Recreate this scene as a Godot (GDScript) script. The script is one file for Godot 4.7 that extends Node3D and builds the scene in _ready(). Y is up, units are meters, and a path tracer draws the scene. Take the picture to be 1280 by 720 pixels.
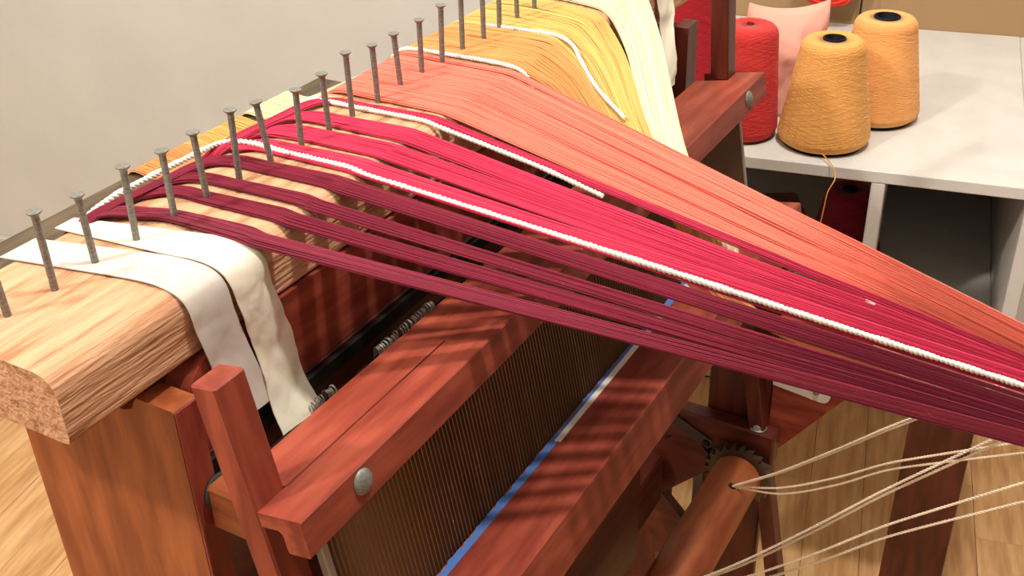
extends Node3D
# A small floor loom being warped: a nail raddle tied on the castle, coloured warp bundles pulled forward over the beater,
# yarn cones on a white shelf behind. x runs along the loom's width, z towards the weaver, y up; metres.

var rng := RandomNumberGenerator.new()
var used := {}
const TOP := 0.95            # top of the raddle
const LEAN := 0.1745         # the beater leans back by ten degrees
const WALL_TURN := 0.215
const ROOM_AT := Vector3(1.135, 0, -0.4793)
const ROOM_TURN := 0.167     # the room stands turned to the loom
const SHELF_AT := Vector3(1.123, 0, -0.3615)


# ---------------------------------------------------------------- geometry collector
class Acc:
	var v := PackedVector3Array()
	var n := PackedVector3Array()
	var c := PackedColorArray()
	var i := PackedInt32Array()
	var tint := Color.WHITE

	func vert(p: Vector3, nn: Vector3) -> int:
		v.push_back(p)
		n.push_back(nn)
		c.push_back(tint)
		return v.size() - 1

	func tri(a: Vector3, b: Vector3, d: Vector3, outward: Vector3) -> void:
		var nn := (b - a).cross(d - a)
		if nn.length() < 1e-14:
			return
		nn = nn.normalized()
		var flip := nn.dot(outward) < 0
		if flip:
			nn = -nn
		var k := vert(a, nn)
		vert(b, nn)
		vert(d, nn)
		i.append_array(PackedInt32Array([k, k + 1, k + 2] if flip else [k, k + 2, k + 1]))

	func quad(a: Vector3, b: Vector3, d: Vector3, e: Vector3, outward: Vector3) -> void:
		tri(a, b, d, outward)
		tri(a, d, e, outward)

	func box(lo: Vector3, hi: Vector3, ch := 0.001, t := Transform3D()) -> void:
		var m := (lo + hi) / 2
		var h := (hi - lo) / 2
		ch = minf(ch, minf(h.x, minf(h.y, h.z)) * 0.6)
		var pt := func(s: Vector3, keep: int) -> Vector3:
			var q := h - Vector3(ch, ch, ch)
			q[keep] = h[keep]
			return t * (m + q * s)
		for ax in 3:
			var a1 := (ax + 1) % 3
			var a2 := (ax + 2) % 3
			for s in [-1.0, 1.0]:
				var corners := []
				for d in [[-1, -1], [1, -1], [1, 1], [-1, 1]]:
					var sg := Vector3.ZERO
					sg[ax] = s
					sg[a1] = d[0]
					sg[a2] = d[1]
					corners.append(pt.call(sg, ax))
				var o := Vector3.ZERO
				o[ax] = s
				quad(corners[0], corners[1], corners[2], corners[3], t.basis * o)
			for s1 in [-1.0, 1.0]:
				for s2 in [-1.0, 1.0]:
					var sa := Vector3.ZERO
					sa[a1] = s1
					sa[a2] = s2
					var lo_s := sa
					var hi_s := sa
					lo_s[ax] = -1
					hi_s[ax] = 1
					quad(pt.call(lo_s, a1), pt.call(hi_s, a1), pt.call(hi_s, a2), pt.call(lo_s, a2), t.basis * sa)
		for sx in [-1.0, 1.0]:
			for sy in [-1.0, 1.0]:
				for sz in [-1.0, 1.0]:
					var s := Vector3(sx, sy, sz)
					tri(pt.call(s, 0), pt.call(s, 1), pt.call(s, 2), t.basis * s)

	# a closed profile (u, v) carried along w; t maps (u, v, w) into place
	func prism(profile: PackedVector2Array, w0: float, w1: float, t: Transform3D) -> void:
		var idx := Geometry2D.triangulate_polygon(profile)
		var wdir := t.basis * Vector3(0, 0, 1)
		for k in range(0, idx.size(), 3):
			var p := profile[idx[k]]
			var q := profile[idx[k + 1]]
			var r := profile[idx[k + 2]]
			tri(t * Vector3(p.x, p.y, w0), t * Vector3(q.x, q.y, w0), t * Vector3(r.x, r.y, w0), -wdir)
			tri(t * Vector3(p.x, p.y, w1), t * Vector3(q.x, q.y, w1), t * Vector3(r.x, r.y, w1), wdir)
		var area := 0.0
		for k in profile.size():
			area += profile[k].cross(profile[(k + 1) % profile.size()])
		for k in profile.size():
			var p := profile[k]
			var q := profile[(k + 1) % profile.size()]
			var e := q - p
			var o := Vector2(e.y, -e.x) * signf(area)
			quad(t * Vector3(p.x, p.y, w0), t * Vector3(q.x, q.y, w0), t * Vector3(q.x, q.y, w1), t * Vector3(p.x, p.y, w1), t.basis * Vector3(o.x, o.y, 0))

	func tube(pts: PackedVector3Array, radius: float, sides := 6, caps := true, radii := PackedFloat32Array()) -> void:
		var m := pts.size()
		var base := v.size()
		var n1 := Vector3.ZERO
		for k in m:
			var tg := (pts[mini(k + 1, m - 1)] - pts[maxi(k - 1, 0)]).normalized()
			if k == 0:
				n1 = tg.cross(Vector3.UP if absf(tg.y) < 0.9 else Vector3.RIGHT).normalized()
			else:
				n1 = (n1 - tg * n1.dot(tg)).normalized()
			var n2 := tg.cross(n1)
			var r := radius if radii.is_empty() else radii[k]
			for j in sides:
				var a := TAU * j / sides
				var d := n1 * cos(a) + n2 * sin(a)
				vert(pts[k] + d * r, d)
		for k in m - 1:
			for j in sides:
				var a := base + k * sides + j
				var b := base + k * sides + (j + 1) % sides
				i.append_array(PackedInt32Array([a, b + sides, b, a, a + sides, b + sides]))
		if caps:
			for e in [0, m - 1]:
				var tg := (pts[0] - pts[1] if e == 0 else pts[m - 1] - pts[m - 2]).normalized()
				var k0 := v.size()
				for j in sides:
					vert(v[base + e * sides + j], tg)
				for j in range(1, sides - 1):
					i.append_array(PackedInt32Array([k0, k0 + j, k0 + j + 1] if e == 0 else [k0, k0 + j + 1, k0 + j]))

	# profile of (radius, height) turned about y, then put in place by t
	func lathe(profile: PackedVector2Array, seg: int, t := Transform3D()) -> void:
		var base := v.size()
		var m := profile.size()
		for k in m:
			var e := profile[mini(k + 1, m - 1)] - profile[maxi(k - 1, 0)]
			var nn := Vector2(e.y, -e.x).normalized()
			for j in seg + 1:
				var a := TAU * j / seg
				vert(t * Vector3(profile[k].x * cos(a), profile[k].y, profile[k].x * sin(a)), (t.basis * Vector3(nn.x * cos(a), nn.y, nn.x * sin(a))).normalized())
		for k in m - 1:
			for j in seg:
				var a := base + k * (seg + 1) + j
				var b := a + seg + 1
				i.append_array(PackedInt32Array([a, a + 1, b, a + 1, b + 1, b]))

	# a sheet over a grid of points, given a real thickness
	func sheet(rows: Array, thick: float) -> void:
		var nr := rows.size()
		var nc: int = rows[0].size()
		var nm := []
		for a in nr:
			var line := []
			for b in nc:
				var du: Vector3 = rows[a][mini(b + 1, nc - 1)] - rows[a][maxi(b - 1, 0)]
				var dv: Vector3 = rows[mini(a + 1, nr - 1)][b] - rows[maxi(a - 1, 0)][b]
				line.append(du.cross(dv).normalized())
			nm.append(line)
		for side in [1.0, -1.0]:
			var base := v.size()
			for a in nr:
				for b in nc:
					vert(rows[a][b] + nm[a][b] * side * thick / 2, nm[a][b] * side)
			for a in nr - 1:
				for b in nc - 1:
					var k := base + a * nc + b
					if side > 0:
						i.append_array(PackedInt32Array([k, k + nc, k + 1, k + 1, k + nc, k + nc + 1]))
					else:
						i.append_array(PackedInt32Array([k, k + 1, k + nc, k + 1, k + nc + 1, k + nc]))
		var rim := []
		for b in nc - 1:
			rim.append([0, b, 0, b + 1])
			rim.append([nr - 1, b, nr - 1, b + 1])
		for a in nr - 1:
			rim.append([a, 0, a + 1, 0])
			rim.append([a, nc - 1, a + 1, nc - 1])
		var middle: Vector3 = rows[nr / 2][nc / 2]
		for e in rim:
			var p: Vector3 = rows[e[0]][e[1]]
			var q: Vector3 = rows[e[2]][e[3]]
			var np: Vector3 = nm[e[0]][e[1]] * thick / 2
			var nq: Vector3 = nm[e[2]][e[3]] * thick / 2
			quad(p + np, q + nq, q - nq, p - np, (p + q) / 2 - middle)

	func mesh() -> ArrayMesh:
		var a := []
		a.resize(Mesh.ARRAY_MAX)
		a[Mesh.ARRAY_VERTEX] = v
		a[Mesh.ARRAY_NORMAL] = n
		a[Mesh.ARRAY_COLOR] = c
		a[Mesh.ARRAY_INDEX] = i
		var m := ArrayMesh.new()
		m.add_surface_from_arrays(Mesh.PRIMITIVE_TRIANGLES, a)
		return m


# ---------------------------------------------------------------- scene helpers
func numbered(called: String) -> String:
	used[called] = used.get(called, -1) + 1
	return called if used[called] == 0 else "%s_%03d" % [called, used[called]]


func thing(called: String, label: String, category: String, group := "", at := Vector3.ZERO, turn := 0.0) -> Node3D:
	var o := Node3D.new()
	o.name = numbered(called)
	add_child(o)
	o.position = at
	o.rotation.y = turn
	tag(o, label, category, group)
	return o


func tag(o: Node, label: String, category: String, group := "") -> void:
	o.set_meta("label", label)
	o.set_meta("category", category)
	if group:
		o.set_meta("group", group)


func put(called: String, a, m: Material, parent: Node = null, at := Vector3.ZERO) -> MeshInstance3D:
	var o := MeshInstance3D.new()
	o.mesh = a if a is Mesh else a.mesh()
	o.material_override = m
	if parent == null:
		o.name = numbered(called)
		add_child(o)
	else:
		var key := "%d/%s" % [parent.get_instance_id(), called]
		used[key] = used.get(key, -1) + 1
		o.name = called if used[key] == 0 else "%s_%03d" % [called, used[key]]
		parent.add_child(o)
	o.position = at
	return o


func struct(called: String, a, m: Material, at := Vector3.ZERO, turn := 0.0) -> MeshInstance3D:
	var o := put(called, a, m)
	o.position = at
	o.rotation.y = turn
	o.set_meta("kind", "structure")
	return o


func curve(ctrl: Array, per := 8) -> PackedVector3Array:
	var out := PackedVector3Array()
	var m := ctrl.size()
	for k in m - 1:
		var p0: Vector3 = ctrl[maxi(k - 1, 0)]
		var p1: Vector3 = ctrl[k]
		var p2: Vector3 = ctrl[k + 1]
		var p3: Vector3 = ctrl[mini(k + 2, m - 1)]
		# centripetal-like: tangents scaled by the shorter neighbour so that tight bends do not overshoot
		var d1 := p1.distance_to(p2)
		var m1 := (p2 - p0).normalized() * minf(d1, p0.distance_to(p1) * 1.5 if k > 0 else d1)
		var m2 := (p3 - p1).normalized() * minf(d1, p2.distance_to(p3) * 1.5 if k < m - 2 else d1)
		for s in per:
			var u := float(s) / per
			var u2 := u * u
			var u3 := u2 * u
			out.push_back(p1 * (2 * u3 - 3 * u2 + 1) + m1 * (u3 - 2 * u2 + u) + p2 * (-2 * u3 + 3 * u2) + m2 * (u3 - u2))
	out.push_back(ctrl[m - 1])
	return out


func lin(c: Color) -> Color:
	return c.srgb_to_linear()


# ---------------------------------------------------------------- materials
func noise_tex(seed_: int, freq: float, ramp: Array, octaves := 5, size := 512) -> NoiseTexture2D:
	var nz := FastNoiseLite.new()
	nz.seed = seed_
	nz.frequency = freq
	nz.noise_type = FastNoiseLite.TYPE_SIMPLEX_SMOOTH
	nz.fractal_octaves = octaves
	nz.fractal_gain = 0.55
	var t := NoiseTexture2D.new()
	t.width = size
	t.height = size
	t.seamless = true
	t.noise = nz
	var g := Gradient.new()
	var offs := PackedFloat32Array()
	var cols := PackedColorArray()
	for r in ramp:
		offs.push_back(r[0])
		cols.push_back(r[1])
	g.offsets = offs
	g.colors = cols
	t.color_ramp = g
	return t


var wood_maps := {}
var mats := {}


func wood(kind: String, axis: int) -> StandardMaterial3D:
	var key := kind + str(axis)
	if mats.has(key):
		return mats[key]
	var spec: Dictionary = wood_maps[kind]
	var m := StandardMaterial3D.new()
	m.albedo_texture = spec.tex
	m.uv1_triplanar = true
	var s := Vector3.ONE * float(spec.across)
	s[axis] = float(spec.along)
	m.uv1_scale = s
	m.uv1_offset = Vector3(0.31, 0.17, 0.53) * (1 + axis)
	m.roughness = spec.rough
	m.metallic_specular = spec.get("spec", 0.45)
	if spec.has("bump"):
		m.heightmap_enabled = true
		m.heightmap_texture = spec.bump
		m.heightmap_scale = spec.depth
	mats[key] = m
	return m


func plain(col: Color, rough := 0.8, metal := 0.0, spec := 0.5) -> StandardMaterial3D:
	var m := StandardMaterial3D.new()
	m.albedo_color = col
	m.roughness = rough
	m.metallic = metal
	m.metallic_specular = spec
	return m


func mottled(tex: Texture2D, scale_: Vector3, rough: float, bump: Texture2D = null, depth := 0.0) -> StandardMaterial3D:
	var m := StandardMaterial3D.new()
	m.albedo_texture = tex
	m.uv1_triplanar = true
	m.uv1_scale = scale_
	m.roughness = rough
	m.metallic_specular = 0.3
	if bump:
		m.heightmap_enabled = true
		m.heightmap_texture = bump
		m.heightmap_scale = depth
	return m


var yarn: StandardMaterial3D
var steel: StandardMaterial3D
var dark_steel: StandardMaterial3D
var muslin: StandardMaterial3D
var paper: StandardMaterial3D
var cotton: StandardMaterial3D
var white_paint: StandardMaterial3D


func make_materials() -> void:
	var grey := [[0.0, Color(0.1, 0.1, 0.1)], [1.0, Color(0.95, 0.95, 0.95)]]
	var rough_bump := noise_tex(5, 0.03, grey, 5)
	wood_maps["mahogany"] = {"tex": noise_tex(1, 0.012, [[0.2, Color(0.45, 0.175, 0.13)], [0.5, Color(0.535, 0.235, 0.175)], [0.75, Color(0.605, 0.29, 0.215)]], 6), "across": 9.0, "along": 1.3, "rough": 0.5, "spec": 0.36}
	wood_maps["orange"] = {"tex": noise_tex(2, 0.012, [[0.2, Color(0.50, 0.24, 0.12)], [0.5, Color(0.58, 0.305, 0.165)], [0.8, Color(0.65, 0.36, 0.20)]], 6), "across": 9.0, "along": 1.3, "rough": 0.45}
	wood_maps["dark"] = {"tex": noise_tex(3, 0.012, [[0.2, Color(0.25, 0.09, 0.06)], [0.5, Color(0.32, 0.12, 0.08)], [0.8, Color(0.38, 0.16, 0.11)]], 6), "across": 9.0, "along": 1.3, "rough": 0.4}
	wood_maps["pine"] = {"tex": noise_tex(4, 0.011, [[0.22, Color(0.66, 0.46, 0.335)], [0.36, Color(0.745, 0.555, 0.42)], [0.6, Color(0.79, 0.605, 0.47)], [0.85, Color(0.82, 0.64, 0.505)]], 6), "across": 16.0, "along": 1.6, "rough": 0.75, "bump": rough_bump, "depth": 0.12, "spec": 0.3}
	wood_maps["oak"] = {"tex": noise_tex(6, 0.012, [[0.2, Color(0.78, 0.585, 0.385)], [0.5, Color(0.845, 0.66, 0.455)], [0.8, Color(0.90, 0.73, 0.52)]], 6), "across": 7.0, "along": 0.8, "rough": 0.5}
	wood_maps["oakdeep"] = {"tex": noise_tex(7, 0.012, [[0.2, Color(0.75, 0.55, 0.355)], [0.5, Color(0.82, 0.63, 0.425)], [0.8, Color(0.88, 0.70, 0.49)]], 6), "across": 7.0, "along": 0.8, "rough": 0.5}
	wood_maps["greyed"] = {"tex": noise_tex(8, 0.012, [[0.2, Color(0.30, 0.25, 0.19)], [0.8, Color(0.42, 0.36, 0.28)]], 5), "across": 9.0, "along": 1.3, "rough": 0.6}
	yarn = plain(Color.WHITE, 0.85, 0.0, 0.25)
	yarn.vertex_color_use_as_albedo = true
	yarn.rim_enabled = true
	yarn.rim = 0.25
	yarn.rim_tint = 0.8
	steel = plain(Color(0.62, 0.60, 0.57), 0.5, 0.4)
	steel.albedo_texture = noise_tex(9, 0.05, [[0.2, Color(0.50, 0.49, 0.47)], [0.8, Color(0.68, 0.66, 0.63)]], 4, 256)
	steel.albedo_color = Color(0.86, 0.87, 0.86)
	steel.uv1_triplanar = true
	steel.uv1_scale = Vector3.ONE * 30
	dark_steel = plain(Color(0.08, 0.075, 0.075), 0.5, 0.5)
	var weave := noise_tex(10, 0.06, grey, 3)
	muslin = mottled(noise_tex(11, 0.01, [[0.2, Color(0.86, 0.83, 0.745)], [0.8, Color(0.90, 0.87, 0.80)]], 4), Vector3.ONE * 5, 0.9, weave, 0.02)
	paper = mottled(noise_tex(12, 0.01, [[0.2, Color(0.76, 0.725, 0.69)], [0.8, Color(0.80, 0.77, 0.74)]], 4), Vector3.ONE * 5, 0.8, weave, 0.008)
	cotton = plain(Color(0.92, 0.90, 0.86), 0.9, 0.0, 0.2)
	white_paint = mottled(noise_tex(13, 0.01, [[0.2, Color(0.80, 0.785, 0.765)], [0.8, Color(0.825, 0.81, 0.79)]], 4), Vector3.ONE * 3, 0.55)


# ---------------------------------------------------------------- build
func _ready() -> void:
	rng.seed = 77
	camera_and_light()
	make_materials()
	room()
	loom_frame()
	shelf_unit()
	beater()
	reed()
	harness()
	cloth_roller()
	raddle()
	strips()
	warp()
	cones()
	apron_cords()
	small_things()


func camera_and_light() -> void:
	var cam := Camera3D.new()
	cam.name = "camera"
	cam.fov = rad_to_deg(2.0 * atan(360.0 / 1400.0))
	cam.near = 0.02
	cam.transform = Transform3D(Basis(Vector3(0.4939, -0.0311, 0.8689), Vector3(0.4601, 0.8573, -0.2309), Vector3(-0.7378, 0.5139, 0.4378)).orthonormalized(), Vector3(0, 1.22, 0))
	add_child(cam)
	cam.current = true
	var env := Environment.new()
	env.background_mode = Environment.BG_COLOR
	env.background_color = Color(0.02, 0.02, 0.02)
	env.tonemap_mode = Environment.TONE_MAPPER_LINEAR
	env.tonemap_exposure = 1.0
	env.sdfgi_enabled = true
	env.ssao_enabled = true
	env.ssil_enabled = true
	var we := WorldEnvironment.new()
	we.name = "environment"
	we.environment = env
	add_child(we)
	ceiling_lamp(Vector3(0.64, 2.36, -0.04), 1.8, "frosted globe lamp on the ceiling above the far end of the loom")
	ceiling_lamp(Vector3(-0.55, 2.36, -1.0), 2.2, "frosted globe lamp on the ceiling above the near end of the loom")


func ceiling_lamp(at: Vector3, power: float, label: String) -> void:
	var t := thing("ceiling_lamp", label, "lamp", "", at)
	var a := Acc.new()
	a.lathe(PackedVector2Array([Vector2(0.001, -0.09), Vector2(0.05, -0.078), Vector2(0.085, -0.045), Vector2(0.095, 0.0), Vector2(0.085, 0.045), Vector2(0.06, 0.07)]), 24)
	var glow := plain(Color(0.95, 0.92, 0.85), 0.6)
	glow.emission_enabled = true
	glow.emission = Color(1.0, 0.975, 0.935)
	glow.emission_energy_multiplier = 3.0
	put("globe", a, glow, t)
	a = Acc.new()
	a.lathe(PackedVector2Array([Vector2(0.001, 0.062), Vector2(0.07, 0.062), Vector2(0.075, 0.10), Vector2(0.075, 0.14), Vector2(0.001, 0.14)]), 24)
	put("base", a, plain(Color(0.8, 0.78, 0.74), 0.4), t)
	var l := OmniLight3D.new()
	l.name = "lamp_light"
	l.light_color = Color(1.0, 0.975, 0.935)
	l.light_energy = power
	l.light_size = 0.05
	l.omni_range = 8.0
	l.omni_attenuation = 2.0
	l.shadow_enabled = true
	t.add_child(l)
	l.position = Vector3(0, -0.13, 0)


func in_room(x: float, y: float, z: float) -> Vector3:
	return ROOM_AT + Basis(Vector3.UP, WALL_TURN) * Vector3(x, y, z)


func room() -> void:
	var wall_m := mottled(noise_tex(20, 0.006, [[0.2, Color(0.805, 0.805, 0.795)], [0.8, Color(0.83, 0.83, 0.82)]], 4), Vector3.ONE * 0.8, 0.9, noise_tex(21, 0.05, [[0.0, Color.BLACK], [1.0, Color.WHITE]], 4), 0.03)
	var dim_wall := plain(Color(0.30, 0.25, 0.22), 0.9)  # unseen right wall, coloured dark to weaken bounce onto the front faces
	var spans := {
		"wall_back": [Vector3(0.52, 0, -3.0), Vector3(0.64, 2.5, 2.4)], "wall_front": [Vector3(-3.12, 0, -3.0), Vector3(-3.0, 2.5, 2.4)],
		"wall_left": [Vector3(-3.12, 0, -3.12), Vector3(0.64, 2.5, -3.0)], "wall_right": [Vector3(-3.12, 0, 2.4), Vector3(0.64, 2.5, 2.52)],
		"ceiling": [Vector3(-3.12, 2.5, -3.12), Vector3(0.64, 2.62, 2.52)],
	}
	for k in spans:
		var a := Acc.new()
		a.box(spans[k][0], spans[k][1], 0.0005)
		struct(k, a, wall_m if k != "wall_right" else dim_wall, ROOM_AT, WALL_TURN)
	var b := Acc.new()
	b.box(Vector3(0.506, 0, -3.0), Vector3(0.52, 0.09, 2.4), 0.003)
	struct("baseboard_back", b, white_paint, ROOM_AT, WALL_TURN)
	# oak floor: a bed with a board on it for every board that can be seen
	var bed := Acc.new()
	bed.box(Vector3(-3.12, -0.1, -3.12), Vector3(0.64, -0.012, 2.52), 0.0005)
	var fl := struct("floor", bed, wood("dark", 0), ROOM_AT, WALL_TURN)
	var w := 0.083
	var k := 0
	var z := -3.0
	while z < 2.4:
		var x := -3.0
		var first := true
		while x < 0.506:
			var ln := rng.randf_range(0.9, 1.6)
			if first:
				ln *= rng.randf_range(0.3, 1.0)
			first = false
			var x1 := minf(x + ln, 0.506)
			if 0.506 - x1 < 0.15:
				x1 = 0.506
			var p := Acc.new()
			p.box(Vector3(x + 0.0003, -0.012, z + 0.0003), Vector3(x1 - 0.0003, rng.randf_range(-0.0003, 0.0003), minf(z + w, 2.4) - 0.0003), 0.0005)
			put("plank", p, wood("oak" if rng.randf() < 0.6 else "oakdeep", 0), fl)
			k += 1
			x = x1
		z += w


# ---------------------------------------------------------------- the loom
func loom_frame() -> void:
	var t := thing("loom_frame", "dark red wooden frame of the loom standing under the light pine raddle", "loom")
	# front and back castle beams: boards on edge with rounded ends, the raddle rests on them
	for at in [-0.365, -0.462]:
		var prof := PackedVector2Array()
		for s in [[0.328 if at > -0.4 else 0.36, 0.884, PI, PI / 2], [0.865, 0.884, PI / 2, 0.0]]:
			for k in 9:
				var an: float = lerp(s[2], s[3], k / 8.0)
				prof.push_back(Vector2(s[0] + cos(an) * 0.030, s[1] + sin(an) * 0.030))
		prof.push_back(Vector2(0.895, 0.861))
		prof.push_back(Vector2(0.298 if at > -0.4 else 0.33, 0.861))
		var a := Acc.new()
		a.prism(prof, at - 0.016, at, Transform3D())
		put("castle_beam", a, wood("mahogany" if at > -0.4 else "dark", 0), t)  # back beam's darker wood has the shade of the gap put into it
	# side boards: a wide board on each side with a scooped top
	for s in 2:
		var x0: float = [0.2815, 0.900][s]
		var x1: float = [0.297, 0.918][s]
		var prof := PackedVector2Array([Vector2(-0.354, 0), Vector2(-0.354, 0.9045), Vector2(-0.355, 0.9055), Vector2(-0.3775, 0.9055), Vector2(-0.380, 0.9035), Vector2(-0.3825, 0.898), Vector2(-0.388, 0.8955), Vector2(-0.40, 0.8945), Vector2(-0.462, 0.8945), Vector2(-0.475, 0.892), Vector2(-0.475, 0)])
		var a := Acc.new()
		a.prism(prof, x0, x1, Transform3D(Basis(Vector3(0, 0, 1), Vector3(0, 1, 0), Vector3(1, 0, 0)), Vector3.ZERO))
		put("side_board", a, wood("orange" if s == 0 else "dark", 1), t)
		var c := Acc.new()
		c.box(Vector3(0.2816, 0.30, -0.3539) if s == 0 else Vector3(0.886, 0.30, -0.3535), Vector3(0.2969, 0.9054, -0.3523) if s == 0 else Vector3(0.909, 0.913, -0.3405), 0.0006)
		put("upright", c, wood("mahogany" if s == 0 else "dark", 1), t)  # near one is a thin strip, darker wood painting its front-face shade
	var fb := Acc.new()
	fb.box(Vector3(0.312, 0.80, -0.474), Vector3(0.330, 0.9136, -0.384), 0.001)
	put("shade_filler", fb, wood("dark", 2), t)  # added dark filler standing in for shade in the gap under the raddle
	# the short stop block between the near upright and the beater
	var blk := Acc.new()
	blk.box(Vector3(0.2885, 0.828, -0.3525), Vector3(0.312, 0.856, -0.320), 0.002)
	put("stop_block", blk, wood("orange", 2), t)
	var wsh := Acc.new()
	wsh.lathe(PackedVector2Array([Vector2(0.001, 0), Vector2(0.0095, 0), Vector2(0.0095, 0.002), Vector2(0.001, 0.002)]), 24, Transform3D(Basis(Vector3.RIGHT, PI / 2), Vector3(0.2960, 0.848, -0.3522)))
	put("felt_washer", wsh, plain(Color(0.27, 0.26, 0.26), 0.95), t)
	# back beam far behind
	var bb := Acc.new()
	bb.box(Vector3(0.262, 0.74, -0.785), Vector3(0.9185, 0.79, -0.745), 0.004)
	put("back_beam", bb, wood("greyed", 0), t)
	# the far side below: rail with bolt and pawl, lower upright, diagonal brace with a white bracket
	for s in 2:
		var x0: float = [0.262, 0.90][s]
		var a := Acc.new()
		a.box(Vector3(x0, 0, -0.785), Vector3(x0 + 0.018, 0.74, -0.745), 0.002)
		put("rear_leg", a, wood("dark", 1), t)
		a = Acc.new()
		a.box(Vector3(x0, 0.10, -0.745), Vector3(x0 + 0.018, 0.16, -0.475), 0.002)
		put("lower_rail", a, wood("dark", 2), t)
	var r := Acc.new()
	r.box(Vector3(0.866, 0.487, -0.352), Vector3(0.886, 0.524, -0.222), 0.002)
	put("side_rail", r, wood("dark", 2), t)
	var up := Acc.new()
	up.box(Vector3(0.888, 0.0, -0.300), Vector3(0.90, 0.76, -0.235), 0.002)
	put("lower_upright", up, wood("dark", 1), t)
	var br := Acc.new()
	br.prism(PackedVector2Array([Vector2(-0.2345, 0.480), Vector2(-0.150, 0.598), Vector2(-0.150, 0.650), Vector2(-0.2345, 0.650)]), 0.8865, 0.90, Transform3D(Basis(Vector3(0, 0, 1), Vector3(0, 1, 0), Vector3(1, 0, 0)), Vector3.ZERO))
	put("front_brace", br, wood("mahogany", 2), t)
	var fl := Acc.new()
	fl.prism(PackedVector2Array([Vector2(-0.110, 0.0), Vector2(-0.05, 0.0), Vector2(-0.05, 0.62), Vector2(-0.105, 0.62)]), 0.888, 0.90, Transform3D(Basis(Vector3(0, 0, 1), Vector3(0, 1, 0), Vector3(1, 0, 0)), Vector3.ZERO))
	put("front_leg", fl, wood("dark", 1), t)
	# braces seen under the rail
	for q in [[Vector2(-0.3401, 0.4001), Vector2(-0.2932, 0.448), 0.05], [Vector2(-0.3405, 0.4005), Vector2(-0.285, 0.342), -0.05]]:
		var a := Acc.new()
		var dq: Vector2 = (q[1] - q[0]).normalized()
		var nq: Vector2 = Vector2(-dq.y, dq.x) * absf(q[2])
		if (q[2] > 0) != (nq.y > 0):
			nq = -nq
		var p0: Vector2 = q[0] - dq * 0.10
		var p1: Vector2 = q[1] + dq * 0.02
		a.prism(PackedVector2Array([p0, p1, p1 + nq, p0 + nq]), 0.874, 0.886, Transform3D(Basis(Vector3(0, 0, 1), Vector3(0, 1, 0), Vector3(1, 0, 0)), Vector3.ZERO))
		put("cross_brace", a, wood("dark", 2), t)
	var lb := Acc.new()
	lb.box(Vector3(0.2985, 0.40, -0.352), Vector3(0.866, 0.46, -0.336), 0.002)
	put("lower_beam", lb, wood("dark", 0), t)
	var kb := Acc.new()
	kb.box(Vector3(0.2985, 0.46, -0.318), Vector3(0.72, 0.70, -0.300), 0.002)
	put("apron_board", kb, wood("dark", 0), t)
	var bolt := Acc.new()
	bolt.lathe(PackedVector2Array([Vector2(0.0001, 0.006), Vector2(0.0045, 0.0058), Vector2(0.006, 0.004), Vector2(0.006, 0.001), Vector2(0.0085, 0.001), Vector2(0.0085, 0), Vector2(0.0001, 0)]), 20, Transform3D(Basis(), Vector3(0.875, 0.524, -0.2415)))
	put("bolt", bolt, steel, t)
	var pawl := Acc.new()
	var pb := Basis(Vector3(0, -0.42, 0.907), Vector3(0, 0.907, 0.42), Vector3(-1, 0, 0))
	pawl.box(Vector3(-0.05, -0.006, 0.0), Vector3(0.016, 0.006, 0.003), 0.001, Transform3D(pb, Vector3(0.8655, 0.500, -0.300)))
	var pw := put("pawl", pawl, plain(Color(0.30, 0.28, 0.26), 0.4, 0.7), t)
	var sc := Acc.new()
	sc.lathe(PackedVector2Array([Vector2(0.0001, 0.0022), Vector2(0.003, 0.002), Vector2(0.0042, 0), Vector2(0.0001, 0)]), 16, Transform3D(Basis(Vector3(0, 0, 1), PI / 2), Vector3(0.8625, 0.4955, -0.290)))
	put("screw", sc, dark_steel, pw)
	var brk := Acc.new()
	var bp := PackedVector2Array()
	bp.push_back(Vector2(-0.234, 0.574))
	for k in 9:
		var an := -PI / 2 + PI * k / 8.0
		bp.push_back(Vector2(-0.186 + cos(an) * 0.0075, 0.5755 + sin(an) * 0.0075))
	bp.push_back(Vector2(-0.234, 0.589))
	brk.prism(bp, 0.883, 0.8855, Transform3D(Basis(Vector3(0, 0, 1), Vector3(0, 1, 0), Vector3(1, 0, 0)), Vector3.ZERO))
	var bk := put("bracket", brk, plain(Color(0.8, 0.78, 0.76), 0.5), t)
	bk.set_meta("label", "white painted metal bracket")
	var s2 := Acc.new()
	s2.lathe(PackedVector2Array([Vector2(0.0001, 0.0015), Vector2(0.0024, 0.0013), Vector2(0.0032, 0), Vector2(0.0001, 0)]), 16, Transform3D(Basis(Vector3(0, 0, 1), PI / 2), Vector3(0.883, 0.578, -0.192)))
	put("screw", s2, steel, bk)


# beater frame: u along x, "front" leans upward, "down" leans forward
func bt() -> Transform3D:
	var fr := Vector3(0, sin(LEAN), cos(LEAN))
	var up := Vector3(0, cos(LEAN), -sin(LEAN))
	return Transform3D(Basis(fr, up, Vector3(1, 0, 0)), Vector3(0, 0.8825, -0.2717))   # profile u = front, v = up, w = x


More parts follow.
